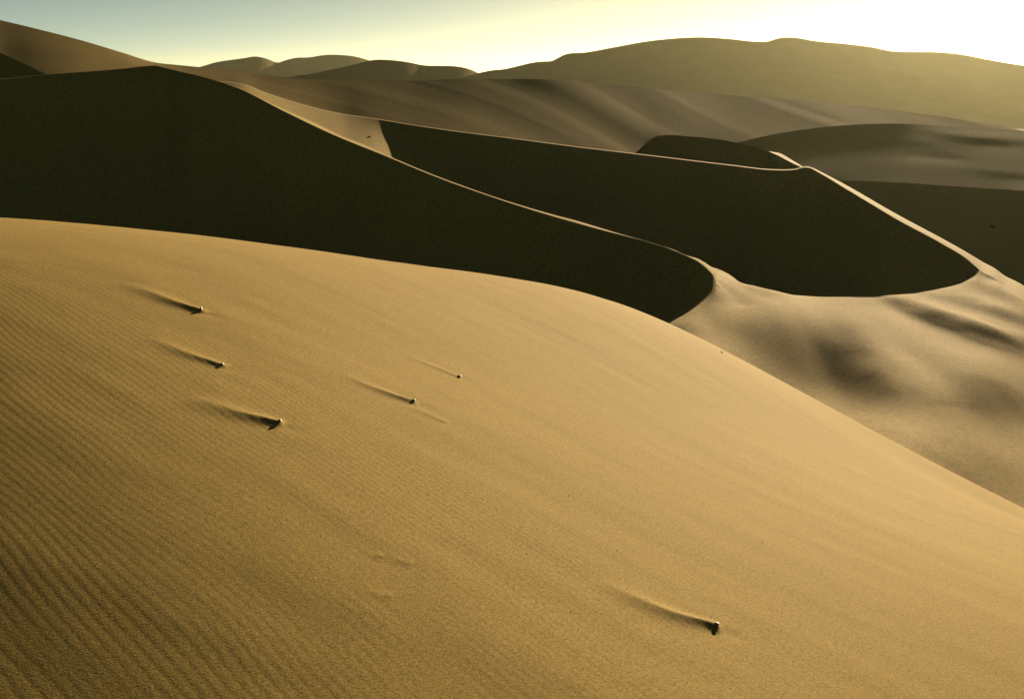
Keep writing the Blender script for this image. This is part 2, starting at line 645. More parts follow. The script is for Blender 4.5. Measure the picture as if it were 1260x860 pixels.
C3 = np.array([(-900, 150, 205), (-100, 120, 190), (150, 104, 165), (240, 102, 150), (300, 104.5, 140), (328, 115, 137), (379, 131, 132), (423, 141, 128), (461, 146.5, 124), (506, 154, 120),
               (560, 162, 118), (620, 169.5, 117), (700, 180, 116), (800, 192, 114.5), (900, 204, 111.5), (950, 209.5, 109.3), (975, 209.5, 108),
               (995, 206.5, 109), (1010, 214, 107.4), (1040, 232, 103.4), (1055, 241, 100.8), (1072, 251.2, 98.1), (1100, 268, 96.1), (1160, 300.5, 97.2), (1190, 319, 97.0), (1205, 332, 96.5)], float)
B3V = np.array([(925, 354.5, 84), (943, 359.5, 84), (980, 363, 82), (1020, 365, 81), (1050, 364.5, 81), (1090, 362.5, 83.5), (1120, 359.5, 86.5), (1155, 355, 89.5), (1182, 348, 92.5), (1198, 339.5, 95), (1205, 332, 96.5)], float)
B3H = np.array([(-900, 190, -14), (150, 152, -2.6), (240, 138, -2.1), (300, 132, -2.6), (379, 122, -4.4), (423, 114, -5.5), (461, 110, -6.3), (500, 107.5, -8.1), (550, 104, -10.6), (590, 100.5, -12.5), (620, 98, -13.4), (800, 90, -14), (900, 86.5, -13.7)], float)
ARM = np.array([(1205, 332, 96.5), (1230, 347, 95), (1260, 366, 93), (1350, 425, 88), (1500, 520, 82), (1800, 640, 80), (2600, 760, 90)], float)   # ridge line that goes on past the tip


def crest2(u):
    v = spl(C2[:, 0], C2[:, 1], u)
    d = pchip(C2[:, 0], C2[:, 2], u)
    return v, d


W2 = Spline(-8, 84, 38, 130, 66, 76)
W_TONE = [(845, 330, .5), (885, 332, .52), (900, 345, .5), (925, 352, .5), (890, 372, .34), (870, 385, .30), (900, 400, .20), (850, 400, .40), (950, 370, .48), (1000, 375, .5), (1050, 374, .42),
          (950, 400, .22), (950, 430, .16), (1000, 440, .13), (1010, 415, .17), (1060, 452, .07), (1050, 430, .10), (1085, 478, .09), (1000, 465, .17), (930, 458, .38), (900, 428, .38),
          (980, 492, .46), (1040, 490, .30), (1100, 520, .45), (1040, 520, .48), (1035, 400, .26), (1010, 392, .40), (980, 388, .38), (1070, 400, .40), (1095, 440, .44), (1120, 420, .38),
          (1100, 395, .46), (1125, 470, .40), (1180, 460, .30), (1150, 440, .34), (1150, 485, .32), (1200, 495, .19), (1245, 495, .16), (1240, 455, .40), (1220, 435, .46), (1180, 425, .44),
          (1140, 405, .46), (1150, 520, .42), (1210, 525, .36), (1200, 562, .34), (1200, 590, .32), (1230, 548, .44), (1245, 575, .36), (1150, 560, .42), (1100, 385, .46),
          (1090, 369, .24), (1120, 378, .12), (1150, 389, .06), (1190, 402, .05), (1225, 414, .10), (1255, 425, .14),
          (1130, 372, .40), (1160, 380, .46), (1200, 392, .5), (1240, 405, .5), (1150, 365, .36), (1180, 372, .24), (1215, 381, .18), (1250, 393, .16),
          (1170, 358, .36), (1200, 366, .40), (1235, 376, .42), (1190, 348, .28), (1215, 356, .26), (1240, 366, .28), (1215, 340, .46), (1245, 356, .5),
          (1300, 400, .4), (1300, 450, .4), (1300, 520, .36), (1300, 600, .4)]
W_PTS = np.array([(900, 400, 62.5), (950, 440, 60.5), (1000, 470, 60), (1100, 520, 58), (1180, 560, 56), (1260, 600, 53), (1260, 480, 72),
                  (1150, 440, 72), (1100, 400, 76), (1000, 380, 76), (950, 368, 79), (900, 350, 74), (1200, 380, 84), (1260, 410, 82), (1400, 560, 66), (1400, 650, 55), (1000, 505, 55), (900, 445, 57)], float)


def fit_w2():
    gu, gv = np.meshgrid(np.arange(886, 1300, 9.0), np.arange(310, 620, 6.0))
    gu, gv = gu.ravel(), gv.ravel()
    fgv = np.interp(gu, FG_CREST[:, 0], FG_CREST[:, 1])
    top = np.interp(gu, [830, 880, 940, 1050, 1120, 1180, 1205, 1260, 1300], [999, 345, 361, 368, 363, 352, 336, 366, 392])
    ok = (gv < fgv - 2) & (gv > top + 2)
    gu, gv = gu[ok], gv[ok]
    nl = 0.85 * nl_of(rbf_map(W_TONE, gu, gv, 4.0, (0.92, 0.39), 0.42))
    uc = np.linspace(690, 882, 40)
    vc, dc = crest2(uc)
    P1 = pt(uc, vc, dc)
    hx1, hy1, hm1 = ray(uc, vc)
    sl1 = hm1 + np.interp(uc, [690, 800, 850, 882], [0.02, 0.02, 0.03, 0.0])
    lee = uc < 850
    far = uc < 842
    # outline of the windward slope against the dark face behind
    us = np.array([862, 872, 887, 905, 920, 932], float)
    vs_ = np.array([326, 329.5, 335.3, 342.6, 349, 354], float)
    ds_ = np.array([71.5, 73.2, 76, 79.3, 81.8, 83.2], float)
    PS = pt(us, vs_, ds_)
    hxs, hys, hms = ray(us, vs_)
    ub = np.linspace(940, 1205, 50)
    P3 = pt(ub, spl(B3V[:, 0], B3V[:, 1], ub), spl(B3V[:, 0], B3V[:, 2], ub))
    hx3, hy3, hm3 = ray(ub, spl(B3V[:, 0], B3V[:, 1], ub))
    db3 = spl(B3V[:, 0], B3V[:, 2], ub)
    ua = np.linspace(1205, 1800, 30)
    P4 = pt(ua, spl(ARM[:, 0], ARM[:, 1], ua), spl(ARM[:, 0], ARM[:, 2], ua))
    us2, vs2, ds2 = [np.array(q) for q in ((864.0, 874.0, 880.0), (377.0, 368.0, 359.5), (66.0, 67.6, 69.0))]
    P8 = pt(us2, vs2, ds2)
    near_tip = np.array([(900, 400, 62.5), (886, 395, 63), (900, 445, 57), (930, 425, 61)], float)
    P7 = pt(near_tip[:, 0], near_tip[:, 1], near_tip[:, 2])
    P5 = pt(W_PTS[:, 0], W_PTS[:, 1], W_PTS[:, 2])
    bx, by, bz = [], [], []
    for u, d, z in B3H:
        if u > 650:
            x, y, _ = ray(u, 300)
            bx.append(x * d)
            by.append(y * d)
            bz.append(z)
    base = [(P1[0][far], P1[1][far], 1.0, 0., 0., P1[2][far], 300.0), (P1[0][~far], P1[1][~far], 1.0, 0., 0., P1[2][~far], 12.0), (P1[0][far], P1[1][far], 0.0, hx1[far], hy1[far], sl1[far], 40.0), (hx1[lee] * (dc[lee] + 3), hy1[lee] * (dc[lee] + 3), 0.0, hx1[lee], hy1[lee], hm1[lee] - 0.05, 60.0), (hx1[lee] * (dc[lee] + 8), hy1[lee] * (dc[lee] + 8), 0.0, hx1[lee], hy1[lee], hm1[lee] - 0.12, 30.0), (PS[0], PS[1], 1.0, 0., 0., PS[2], 25.0), (PS[0], PS[1], 0.0, hxs, hys, hms, 60.0), (P3[0], P3[1], 1.0, 0., 0., P3[2], 200.0), (P3[0], P3[1], 0.0, hx3, hy3, hm3 + 0.05, 30.0),
            (P4[0], P4[1], 1.0, 0., 0., P4[2], 60.0), (np.array(bx), np.array(by), 1.0, 0., 0., np.array(bz), 5.0)]
    W2.fit(base + [(P5[0], P5[1], 1.0, 0., 0., P5[2], 2.0)], 3.0)
    for it in range(5):
        r = hit(W2.eval, gu, gv, 42, 118)
        dx, dy, m = ray(gu, gv)
        # keep only pixels that land on the sheet in view
        x, y = dx * r, dy * r
        good = (r < 112) & (r > 44)
        cons = base + [(P5[0], P5[1], 1.0, 0., 0., P5[2], 0.15), (P7[0], P7[1], 1.0, 0., 0., P7[2], 10.0), (P8[0][1:], P8[1][1:], 1.0, 0., 0., P8[2][1:], 12.0),
                       (x[good], y[good], 0.0, SDIR[0], SDIR[1], slope_for(nl[good], 0.25), 80.0)]
        W2.fit(cons, 0.06)


fit_w2()


def on_w2(u, v):
    r = hit(W2.eval, np.atleast_1d(float(u)), np.atleast_1d(float(v)), 44, 112)
    x, y, _ = ray(u, v)
    return float(x * r[0]), float(y * r[0])


# wind-cut ridges on the valley floor: crest line in photo pixels, height, near width, far width
RIDGES = [
    ([(1040, 398), (1062, 417), (1078, 440), (1088, 462), (1104, 484), (1130, 500), (1168, 513)], 0.05, 0.8, 2.6),
    ([(1098, 366), (1130, 374), (1165, 384), (1205, 397), (1250, 413), (1320, 440)], 0.05, 1.5, 2.8),
    ([(1085, 373), (1120, 384), (1165, 402), (1210, 420), (1262, 438)], 0.04, 0.5, 1.2),
    ([(1010, 505), (1080, 527), (1150, 553), (1220, 584)], 0.05, 1.2, 2.0),
    ([(1160, 452), (1200, 462), (1260, 480)], 0.02, 0.8, 1.6),
]


def relief_mid(x, y):
    out = np.zeros(x.shape)
    for path, h, wn, wf in RIDGES:
        P = np.array([on_w2(*p) for p in path])
        lo, hi = P.min(0) - 8, P.max(0) + 8
        sel = np.where((x > lo[0]) & (x < hi[0]) & (y > lo[1]) & (y < hi[1]))
        px, py = x[sel], y[sel]
        t = np.linspace(0, len(P) - 1, 80)
        Q = np.stack([spl(np.arange(len(P)), P[:, k], t) for k in (0, 1)], -1)
        seg = np.r_[0, np.cumsum(np.hypot(*np.diff(Q, axis=0).T))]
        T = np.gradient(Q, axis=0)
        T /= np.hypot(T[:, 0], T[:, 1])[:, None]
        best = np.full(px.shape, 1e9)
        l = np.zeros(px.shape)
        sd = np.zeros(px.shape)
        for k in range(len(Q)):
            ex, ey = px - Q[k, 0], py - Q[k, 1]
            d2 = ex * ex + ey * ey
            b = d2 < best
            best = np.where(b, d2, best)
            l = np.where(b, seg[k] + ex * T[k, 0] + ey * T[k, 1], l)
            sd = np.where(b, ex * (-T[k, 1]) + ey * T[k, 0], sd)
        q = l / seg[-1]
        sd = sd + 0.25 * fbm(l * 0.5, l * 0.13, 77, 3) * wn
        env = sstep(-0.05, 0.35, q) * (1 - sstep(0.75, 1.05, q))
        prof = np.where(sd < 0, np.exp(-np.abs(sd / wn) ** 1.4), np.exp(-np.abs(sd / wf) ** 1.4))
        out[sel] += h * env * prof
    return out + 0.006 * fbm(x * 0.5 - y * 0.1, y * 0.35, 71, 3)


def mid_mesh():
    c2t, b2t, c3t, b3t, armt = tab(C2), tab(B2V), tab(C3), tab(B3V), tab(ARM)
    U2, U3 = c2t[-1, 0], c3t[-1, 0]
    DT = c2t[-1, 2]                   # distance of the dark dune's tip
    u = np.concatenate([np.linspace(-900, -60, 60)[:-1], np.linspace(-60, 815, 480)[:-1], np.linspace(815, U2, 110)[:-1], np.linspace(U2, U2 + 60, 95)[:-1],
                        np.linspace(U2 + 60, 1195, 190)[:-1], np.linspace(1195, U3, 20)[:-1], np.linspace(U3, 1320, 90)[:-1], np.linspace(1320, 2600, 50)])
    dx, dy, _ = ray(u, 300.0)
    right2 = u > U2 + 1e-6
    right3 = u > U3 + 1e-6
    # --- the dark dune: base and crest for each bearing
    uu = np.minimum(u, U2)
    v2 = spl(c2t[:, 0], c2t[:, 1], uu)
    d2 = pchip(c2t[:, 0], c2t[:, 2], uu)
    zc2 = rise(uu, v2) * d2
    bu = np.r_[B2H[:, 0], b2t[:, 0]]
    bd = np.r_[B2H[:, 1], b2t[:, 2]]
    bz = np.r_[B2H[:, 2], rise(b2t[:, 0], b2t[:, 1]) * b2t[:, 2]]
    b2 = pchip(bu, bd, uu)
    zb2 = pchip(bu, bz, uu)
    b2 = np.where(right2, DT - np.minimum(6.0, (u - U2) * 0.06), b2)
    # --- the middle dune
    u3 = np.minimum(u, U3)
    cu = np.r_[c3t[:, 0], armt[1:, 0]]
    v3 = spl(cu, np.r_[c3t[:, 1], armt[1:, 1]], u)
    d3 = pchip(cu, np.r_[c3t[:, 2], armt[1:, 2]], u)
    m3 = rise(u, v3)
    zc3 = m3 * d3
    bu = np.r_[B3H[:, 0], b3t[:, 0]]
    bd = np.r_[B3H[:, 1], b3t[:, 2]]
    bz = np.r_[B3H[:, 2], rise(b3t[:, 0], b3t[:, 1]) * b3t[:, 2]]
    b3 = np.where(right3, d3 - np.minimum(8.0, (u - U3) * 0.12), pchip(bu, bd, u3))
    zb3 = pchip(bu, bz, u3)
    b3 = np.maximum(b3, d2 + 0.5)
    # bearing weight: left of it the sheet between the dunes is a plain windward slope
    wR = sstep(700, 800, u)
    w0 = sstep(796, 822, u)

    def W(r):
        return W2.eval(dx * r, dy * r)
    # the fitted sheet is pulled exactly onto the ridge and foot lines
    e2 = np.where(right2, 0.0, zc2 - W(d2))
    k2 = int(np.argmin(np.abs(u - U2)))
    e2 = np.where(right2, e2[k2] * np.exp(-((u - U2) / 60.0) ** 2), e2)
    w3 = sstep(U3, U3 + 40, u)
    e3 = np.where(right3, (zc3 - W(d3)) * (1 - w3), zb3 - W(b3))
    zc3 = zc3 * (1 - w3) + W(d3) * w3

    def Wz(r):
        return W(r) + e2 * np.exp(-((r - d2) / 6.0) ** 2) + e3 * np.exp(-np.maximum(b3 - r, 0) / 5.0)
    # the valley floor carried on round the tip, in front of the slip face
    WF = Spline(-4, 26, 36, 76, 26, 30)
    sel = (u >= U2) & (u < U2 + 220)
    fx, fy, fz = [], [], []
    for q in np.linspace(44, DT + 0.5, 22):
        r = np.full(u.shape, q)
        fx.append((dx * r)[sel][::6])
        fy.append((dy * r)[sel][::6])
        fz.append(Wz(r)[sel][::6])
    px, py, pz = pt(B2V[:, 0], B2V[:, 1], B2V[:, 2])
    hx, hy, _ = ray(B2H[-2:, 0], 300.0)
    WF.fit([(np.concatenate(fx), np.concatenate(fy), 1.0, 0., 0., np.concatenate(fz), 20.0), (px, py, 1.0, 0., 0., pz, 100.0),
            (hx * B2H[-2:, 1], hy * B2H[-2:, 1], 1.0, 0., 0., B2H[-2:, 2], 5.0)], 0.3)
    ef = zb2 - WF.eval(dx * b2, dy * b2)
    def seam(r):
        x_, y_ = dx[k2] * r, dy[k2] * r
        return (W2.eval(x_, y_) + e2[k2] * np.exp(-((r - DT) / 6.0) ** 2) + e3[k2] * np.exp(-np.maximum(b3[k2] - r, 0) / 5.0)
                - WF.eval(x_, y_) - ef[k2] * np.exp(-np.abs(DT - r) / 4.0))
    print('e2', e2[k2], 'ef', ef[~right2][-100::8])
    zb2 = np.where(right2, Wz(b2), zb2)
    zc2 = np.where(right2, Wz(d2), zc2)
    zb3 = np.where(right3, W(b3) + e3, zb3)
    # ease the floor across the tip's bearing: smooth it sideways at equal distance
    rg = np.linspace(39, DT + 1.0, 170)
    fld = []
    for q in rg:
        r = np.full(u.shape, q)
        fld.append(np.where(right2, Wz(r), WF.eval(dx * r, dy * r) + ef * np.exp(-np.abs(b2 - r) / 4.0) + seam(r) * np.exp(-(np.maximum(U2 - u, 0) / 40.0) ** 2)))
    fld = np.array(fld)
    kw = np.exp(-(np.arange(-24, 25) / 10.0) ** 2)
    kw /= kw.sum()
    ca, cb = k2 - 70, min(k2 + 71, len(u) - 30)
    eased = fld.copy()
    for i in range(len(rg)):
        eased[i, ca:cb] = np.convolve(fld[i, ca - 24:cb + 24], kw, 'valid')
    wt = np.exp(-((np.arange(len(u)) - k2) / 34.0) ** 4)
    eased = fld + (eased - fld) * wt

    def floor_at(r):
        t_ = np.clip((r - rg[0]) / (rg[1] - rg[0]), 0, len(rg) - 1.001)
        i_ = t_.astype(int)
        k_ = np.arange(len(u))
        f_ = t_ - i_
        return eased[i_, k_] * (1 - f_) + eased[i_ + 1, k_] * f_
    tip = np.abs(np.arange(len(u)) - k2) < 70
    zb2 = np.where(tip & ~right2, floor_at(b2), zb2)
    zb2 = np.where(tip & right2, floor_at(b2), zb2)
    Rr, Zz = [], []
    # zone 0: in front of the dark slip face
    t0 = np.linspace(0, 1, 60)
    r0 = np.full(u.shape, 40.0)
    for t in t0[:-1]:
        r = r0 + (b2 - r0) * t
        hollow = zb2 - 0.5 * np.sin(math.pi * t)
        front = floor_at(r)
        Rr.append(r)
        Zz.append(hollow * (1 - w0) + front * w0)
    # zone 1: slip face
    for t in np.linspace(0, 1, 40)[:-1]:
        r = b2 + (d2 - b2) * t
        Rr.append(r)
        zs = zb2 + (zc2 - zb2) * (t - (0.10 + 0.20 * w0) * np.sin(math.pi * t))
        Zz.append(np.where(right2, floor_at(r), zs))
    # zone 2: windward slope and valley
    for t in np.linspace(0, 1, 150)[:-1]:
        r = d2 + (b3 - d2) * t
        zl = zc2 + (zb3 - zc2) * t ** 2.4
        Rr.append(r)
        Zz.append(zl * (1 - wR) + Wz(r) * wR)
    # zone 3: slip face of the middle dune
    for t in np.linspace(0, 1, 90)[:-1]:
        r = b3 + (d3 - b3) * t
        Rr.append(r)
        soft = sstep(440, 560, u) * 0.22
        zs = zb3 + (zc3 - zb3) * (t - soft * np.sin(math.pi * t) * t)
        Zz.append(np.where(right3, W(r) + e3, zs))
    # zone 4: windward back of the middle dune
    vs_u = [-900, 300, 520, 700, 900, 960, 995]
    vs_h = [0.5, 0.5, 0.5, 0.7, 1.0, 1.2, 1.2]
    st = tab([(995, 205.3, 0), (1002, 207.5, 0), (1010, 211.5, 0), (1040, 227, 0), (1100, 261.3, 0), (1160, 293.6, 0), (1200, 315.6, 0), (1260, 350, 0), (1350, 403, 0), (1500, 497, 0), (1800, 617, 0), (2600, 737, 0)])
    sil = spl(st[:, 0], st[:, 1], u)
    hpx = np.where(u < st[0, 0], np.interp(u, vs_u, vs_h), np.maximum(v3 - sil, 1.2))
    h = hpx / FPX * d3
    a = np.interp(u, [-900, 900, 1000, 1205, 1300, 2600], [-0.0, -0.03, -0.035, -0.05, -0.08, -0.08])
    am = np.maximum(a - m3, 0.006)
    bq = am * am / (4 * h)
    for q in np.linspace(0, 1, 60) ** 1.5:
        t = q * 60.0
        r = d3 + t
        slope_t = np.maximum(0.0, (0.42 + (m3 + am)) / (2 * bq))       # where it reaches its steepest
        tt = np.minimum(t, slope_t)
        z = zc3 + (m3 + am) * tt - bq * tt * tt - 0.42 * np.maximum(0, t - slope_t)
        Rr.append(r)
        Zz.append(np.maximum(z, -27.0 - 0.02 * t))
    Rr = np.array(Rr)
    Zz = np.array(Zz)
    X, Y = Rr * dx, Rr * dy
    n012 = 59 + 39 + 149
    lim = np.broadcast_to(sstep(U2 - 2, U2 + 40, u), X.shape) * sstep(0.0, 5.0, np.minimum(b3, 1e9) - Rr + np.where(right3, 3.0, 0.0))
    Zz[:n012] += (relief_mid(X, Y) * lim)[:n012]
    print('mid mesh', X.shape)
    return grid_mesh('middle_dunes', X, Y, Zz, M_FAR)


mid_mesh()


# ------------------------------------------------------------------ further dunes as lofts between ridge lines
def loft(name, rows, u, sub, sharp=(), relief=None, mat=None):
    """rows: list of tables (u, v, d); smooth along each row and across the rows"""
    D, Z = [], []
    for tb in rows:
        tb = tab(tb)
        v = spl(tb[:, 0], tb[:, 1], u)
        d = spl(tb[:, 0], tb[:, 2], u)
        D.append(d)
        Z.append(rise(u, v) * d)
    D, Z = np.array(D), np.array(Z)
    dx, dy, _ = ray(u, 300.0)
    # monotone cubic in distance for every bearing
    n = len(rows)
    h = np.diff(D, axis=0)
    dl = np.diff(Z, axis=0) / h
    m = np.zeros_like(Z)
    for i in range(1, n - 1):
        g = dl[i - 1] * dl[i] > 0
        w1, w2 = 2 * h[i] + h[i - 1], h[i] + 2 * h[i - 1]
        with np.errstate(all='ignore'):
            hm = (w1 + w2) / (w1 / dl[i - 1] + w2 / dl[i])
        m[i] = np.where(g, hm, 0)
    m[0], m[-1] = dl[0], dl[-1]
    RR, ZZ = [], []
    for i in range(n - 1):
        ma, mb = m[i], m[i + 1]
        if i in sharp:
            ma = dl[i]
        if i + 1 in sharp:
            mb = dl[i]
        ts = np.linspace(0, 1, sub[i] + 1)[:(None if i == n - 2 else -1)]
        if i + 1 in sharp:
            ts = 1 - (1 - ts) ** 2          # rows crowd towards a sharp crest
        if i in sharp:
            ts = ts ** 2
        for t in ts:
            t2, t3 = t * t, t ** 3
            RR.append(D[i] + h[i] * t)
            ZZ.append((2 * t3 - 3 * t2 + 1) * Z[i] + (t3 - 2 * t2 + t) * h[i] * ma + (-2 * t3 + 3 * t2) * Z[i + 1] + (t3 - t2) * h[i] * mb)
    RR, ZZ = np.array(RR), np.array(ZZ)
    X, Y = RR * dx, RR * dy
    if relief is not None:
        ZZ = ZZ + relief(X, Y, np.broadcast_to(u, X.shape), RR)
    return grid_mesh(name, X, Y, np.maximum(ZZ, -59.0), mat or M_FAR)


def foot(T, vf, nl, g0=40.0, gmin=6.0, gmax=160.0):
    """foot line of a slope whose crest is T: rows vf, distance set by the slope's lean to the sun (cosine nl)"""
    T = np.array(T, float)
    u = np.linspace(T[0, 0], T[-1, 0], 180)
    v = spl(T[:, 0], T[:, 1], u)
    d = spl(T[:, 0], T[:, 2], u)
    vf = np.interp(u, [a for a, _ in vf], [b for _, b in vf])
    nl = np.interp(u, [a for a, _ in nl], [b for _, b in nl])
    g = np.full(u.shape, g0)
    w = np.exp(-((u[:, None] - u[None, :]) / 60.0) ** 2)
    w /= w.sum(1, keepdims=True)
    L = np.array([SDIR[0] * math.cos(SUN_EL), SDIR[1] * math.cos(SUN_EL), math.sin(SUN_EL)])
    P = np.stack(pt(u, v, d), -1)
    for _ in range(150):
        Q = np.stack(pt(u, vf, d - g), -1)
        n = np.cross(np.gradient((P + Q) / 2, axis=0), P - Q)
        n /= np.linalg.norm(n, axis=1, keepdims=True)
        n *= np.sign(n[:, 2:3])
        e = nl - n @ L
        g = np.clip(g * np.exp(np.clip(3.0 * e, -0.2, 0.2)), gmin, gmax)
        g = (w * g).sum(1)
    return [(a_, b_, c_) for a_, b_, c_ in zip(u, vf, d - g)]


# small hooked dune behind the middle dune's crest
T = [(740, 214, 126), (770, 196, 127), (783, 187, 128), (797, 175, 128.6), (806, 168.6, 129), (815, 167, 129), (850, 168.2, 128), (885, 172, 126.5), (920, 179, 125),
     (940, 184.5, 124), (957, 191.5, 122.5), (975, 201, 120.5), (990, 208, 119), (1010, 222, 117.5), (1040, 250, 117)]
F = [(a, max(b + 26, 232), c - 8 if a < 940 else c - 5) for a, b, c in T]
Bk = [(a, b + float(np.interp(a, [925, 950, 985, 1012], [14, -3.5, -3.5, 14])), c + float(np.interp(a, [925, 950, 985, 1012], [22, 9, 7, 22]))) for a, b, c in T]
Bk2 = [(a, b + 50, c + 40) for a, b, c in T]
loft('small_dune', [F, T, Bk, Bk2], np.linspace(742, 1038, 240), [14, 12, 8], sharp=(1,))

# dark slip face at the far left
T = [(-900, -120, 215), (-300, 5, 195), (-100, 40, 185), (0, 65, 178), (30, 79, 175.5), (62, 94, 173), (90, 108, 171), (140, 130, 170)]
F = [(a, b + 70, c - 12) for a, b, c in T]
Bk = [(a, b + 12, c + 30) for a, b, c in T]
Bk2 = [(a, b + 60, c + 60) for a, b, c in T]
loft('left_slip_dune', [F, T, Bk, Bk2], np.linspace(-900, 138, 200), [14, 8, 8], sharp=(1,))

# long flank that falls from the upper left to the right
T4 = [(-900, -110, 400), (-300, -45, 330), (-100, 3, 280), (0, 25, 262), (50, 37, 252), (100, 50, 243), (150, 65, 235), (190, 77, 230), (220, 80.5, 228), (250, 83.5, 226), (300, 89.5, 223), (345, 95, 221), (400, 98.5, 222),
      (500, 99, 228), (590, 97.5, 236), (700, 100.5, 250), (800, 110, 268), (900, 118, 290), (1040, 128, 316), (1150, 142, 328), (1260, 160.5, 336), (1500, 200, 345), (2400, 300, 380)]
F4 = foot(T4, [(-900, 130), (-300, 112), (0, 104), (100, 98), (190, 96), (250, 104), (300, 112), (345, 126), (420, 150), (510, 166), (700, 192), (800, 206), (905, 205), (1040, 195), (1260, 210), (1500, 250), (2400, 360)],
          [(-900, 0.08), (200, 0.08), (280, 0.07), (345, 0.055), (450, 0.03), (700, 0.03), (900, 0.025), (2400, 0.02)])
Bk = [(a, b + 14, c + 60) for a, b, c in T4]
Bk2 = [(a, b + 35, c + 160) for a, b, c in T4]


def flank_relief(X, Y, U, Rr):
    # low sand waves running down to the right
    a = X * 0.97 - Y * 0.25
    c = X * 0.25 + Y * 0.97
    env = sstep(150, 400, U) * 0.8 + 0.2
    edge = 0.6
    return env * edge * (0.24 * fbm(a * 0.006, c * 0.05, 81, 2) + 0.03 * fbm(a * 0.02, c * 0.2, 83, 2))


loft('long_flank_dune', [F4, T4, Bk, Bk2], np.concatenate([np.linspace(-900, -50, 60)[:-1], np.linspace(-50, 1310, 450), np.linspace(1310, 2400, 50)[1:]]), [100, 10, 8], sharp=(1,), relief=flank_relief)

# right ridges in the shade
T6 = [(900, 240, 178), (1000, 222.5, 180), (1025, 222, 181), (1100, 224.5, 184), (1180, 230, 187), (1260, 235.5, 190), (1400, 246, 196), (2400, 330, 230)]
F6 = foot(T6, [(900, 330), (1025, 330), (1100, 345), (1180, 352), (1260, 362), (1400, 375), (2400, 470)], [(900, -0.03), (2400, -0.03)])
Bk = [(a, b + 30, c + 20) for a, b, c in T6]
Bk2 = [(a, b + 60, c + 60) for a, b, c in T6]
loft('right_shaded_dune', [F6, T6, Bk, Bk2], np.linspace(910, 2390, 260), [40, 10, 8], sharp=(1,), relief=lambda X, Y, U, Rr: 0.12 * fbm(X * 0.03, Y * 0.06, 91, 3))
T5 = [(780, 200, 248), (860, 186, 250), (905, 175.5, 252), (950, 165, 254), (1000, 158, 256), (1050, 153.7, 258), (1100, 152.3, 260), (1180, 156, 264), (1260, 161, 268), (1400, 172, 276), (2400, 260, 320)]
F5 = foot(T5, [(780, 242), (1260, 245), (2400, 350)], [(780, 0.005), (2400, 0.005)])
Bk = [(a, b + 26, c + 26) for a, b, c in T5]
Bk2 = [(a, b + 55, c + 70) for a, b, c in T5]
loft('right_rounded_dune', [F5, T5, Bk, Bk2], np.linspace(790, 2390, 260), [40, 10, 8], sharp=(1,), relief=lambda X, Y, U, Rr: 0.15 * fbm(X * 0.02, Y * 0.05, 95, 3))

# broad sunlit range on the right skyline
T3 = [(380, 150, 1200), (520, 112, 1220), (560, 98, 1240), (590, 90, 1250), (605, 87, 1256), (620, 85.5, 1260), (640, 81, 1264), (655, 77.5, 1270), (668, 76, 1276), (680, 75, 1280), (686, 72, 1280), (693, 68.3, 1280), (720, 65, 1284), (760, 57.8, 1290), (790, 52.3, 1296), (820, 48.6, 1300),
      (860, 46.4, 1310), (900, 48.6, 1320), (930, 51.6, 1324), (946, 51.2, 1328), (955, 48.2, 1330), (965, 46.6, 1330), (980, 47, 1330), (1000, 50.5, 1332), (1040, 54.4, 1340), (1070, 58, 1344), (1100, 63.6, 1350), (1125, 64.2, 1352), (1150, 64.4, 1356), (1180, 67, 1360), (1220, 74.5, 1370), (1260, 81, 1380), (1400, 92, 1400), (1700, 70, 1440), (2400, 120, 1520)]
T3a = np.array(T3, float)


def smooth_row(tb, sig, dv, dd):
    g = np.arange(tb[0, 0], tb[-1, 0], 10.0)
    v = np.interp(g, tb[:, 0], tb[:, 1])
    d = np.interp(g, tb[:, 0], tb[:, 2])
    w = np.exp(-((g[:, None] - g[None, :]) / sig) ** 2)
    w /= w.sum(1, keepdims=True)
    return [(a_, b_ + dv, c_ + dd) for a_, b_, c_ in zip(g, (w * v).sum(1), (w * d).sum(1))]


M3 = smooth_row(T3a, 90.0, 62, -150)
F3 = smooth_row(T3a, 160.0, 95, -300)
Bk = [(a, b + 6, c + 160) for a, b, c in T3]
Bk2 = [(a, b + 20, c + 520) for a, b, c in T3]


def range_relief(X, Y, U, Rr):
    e = 1 - sstep(1180, 1260, Rr)
    return e * (2.2 * fbm(X * 0.003, Y * 0.006, 101, 3))


loft('far_range', [F3, M3, T3, Bk, Bk2], np.concatenate([np.linspace(385, 1300, 420), np.linspace(1300, 2400, 60)[1:]]), [30, 30, 10, 8], sharp=(2,), relief=range_relief)

# dark hill in the gap
T2 = [(250, 116, 1216), (345, 97, 1248), (380, 91.5, 1264), (410, 85.5, 1272), (435, 80, 1280), (452, 75.6, 1280), (462, 73.9, 1280), (475, 74, 1280), (500, 76.6, 1280), (522, 80.8, 1280), (545, 81.4, 1280), (562, 82.2, 1280), (578, 85.6, 1280), (590, 91, 1280), (610, 101, 1280), (660, 125, 1280)]
F2 = [(a, b + 40, c - 96) for a, b, c in T2]
Bk = [(a, b + 8, c + 70) for a, b, c in T2]
Bk2 = [(a, b + 30, c + 160) for a, b, c in T2]
loft('gap_hill', [F2, T2, Bk, Bk2], np.linspace(252, 658, 220), [30, 10, 8], sharp=(1,), relief=lambda X, Y, U, Rr: (1 - sstep(1230, 1272, Rr)) * 0.9 * fbm(X * 0.01, Y * 0.01, 111, 3))

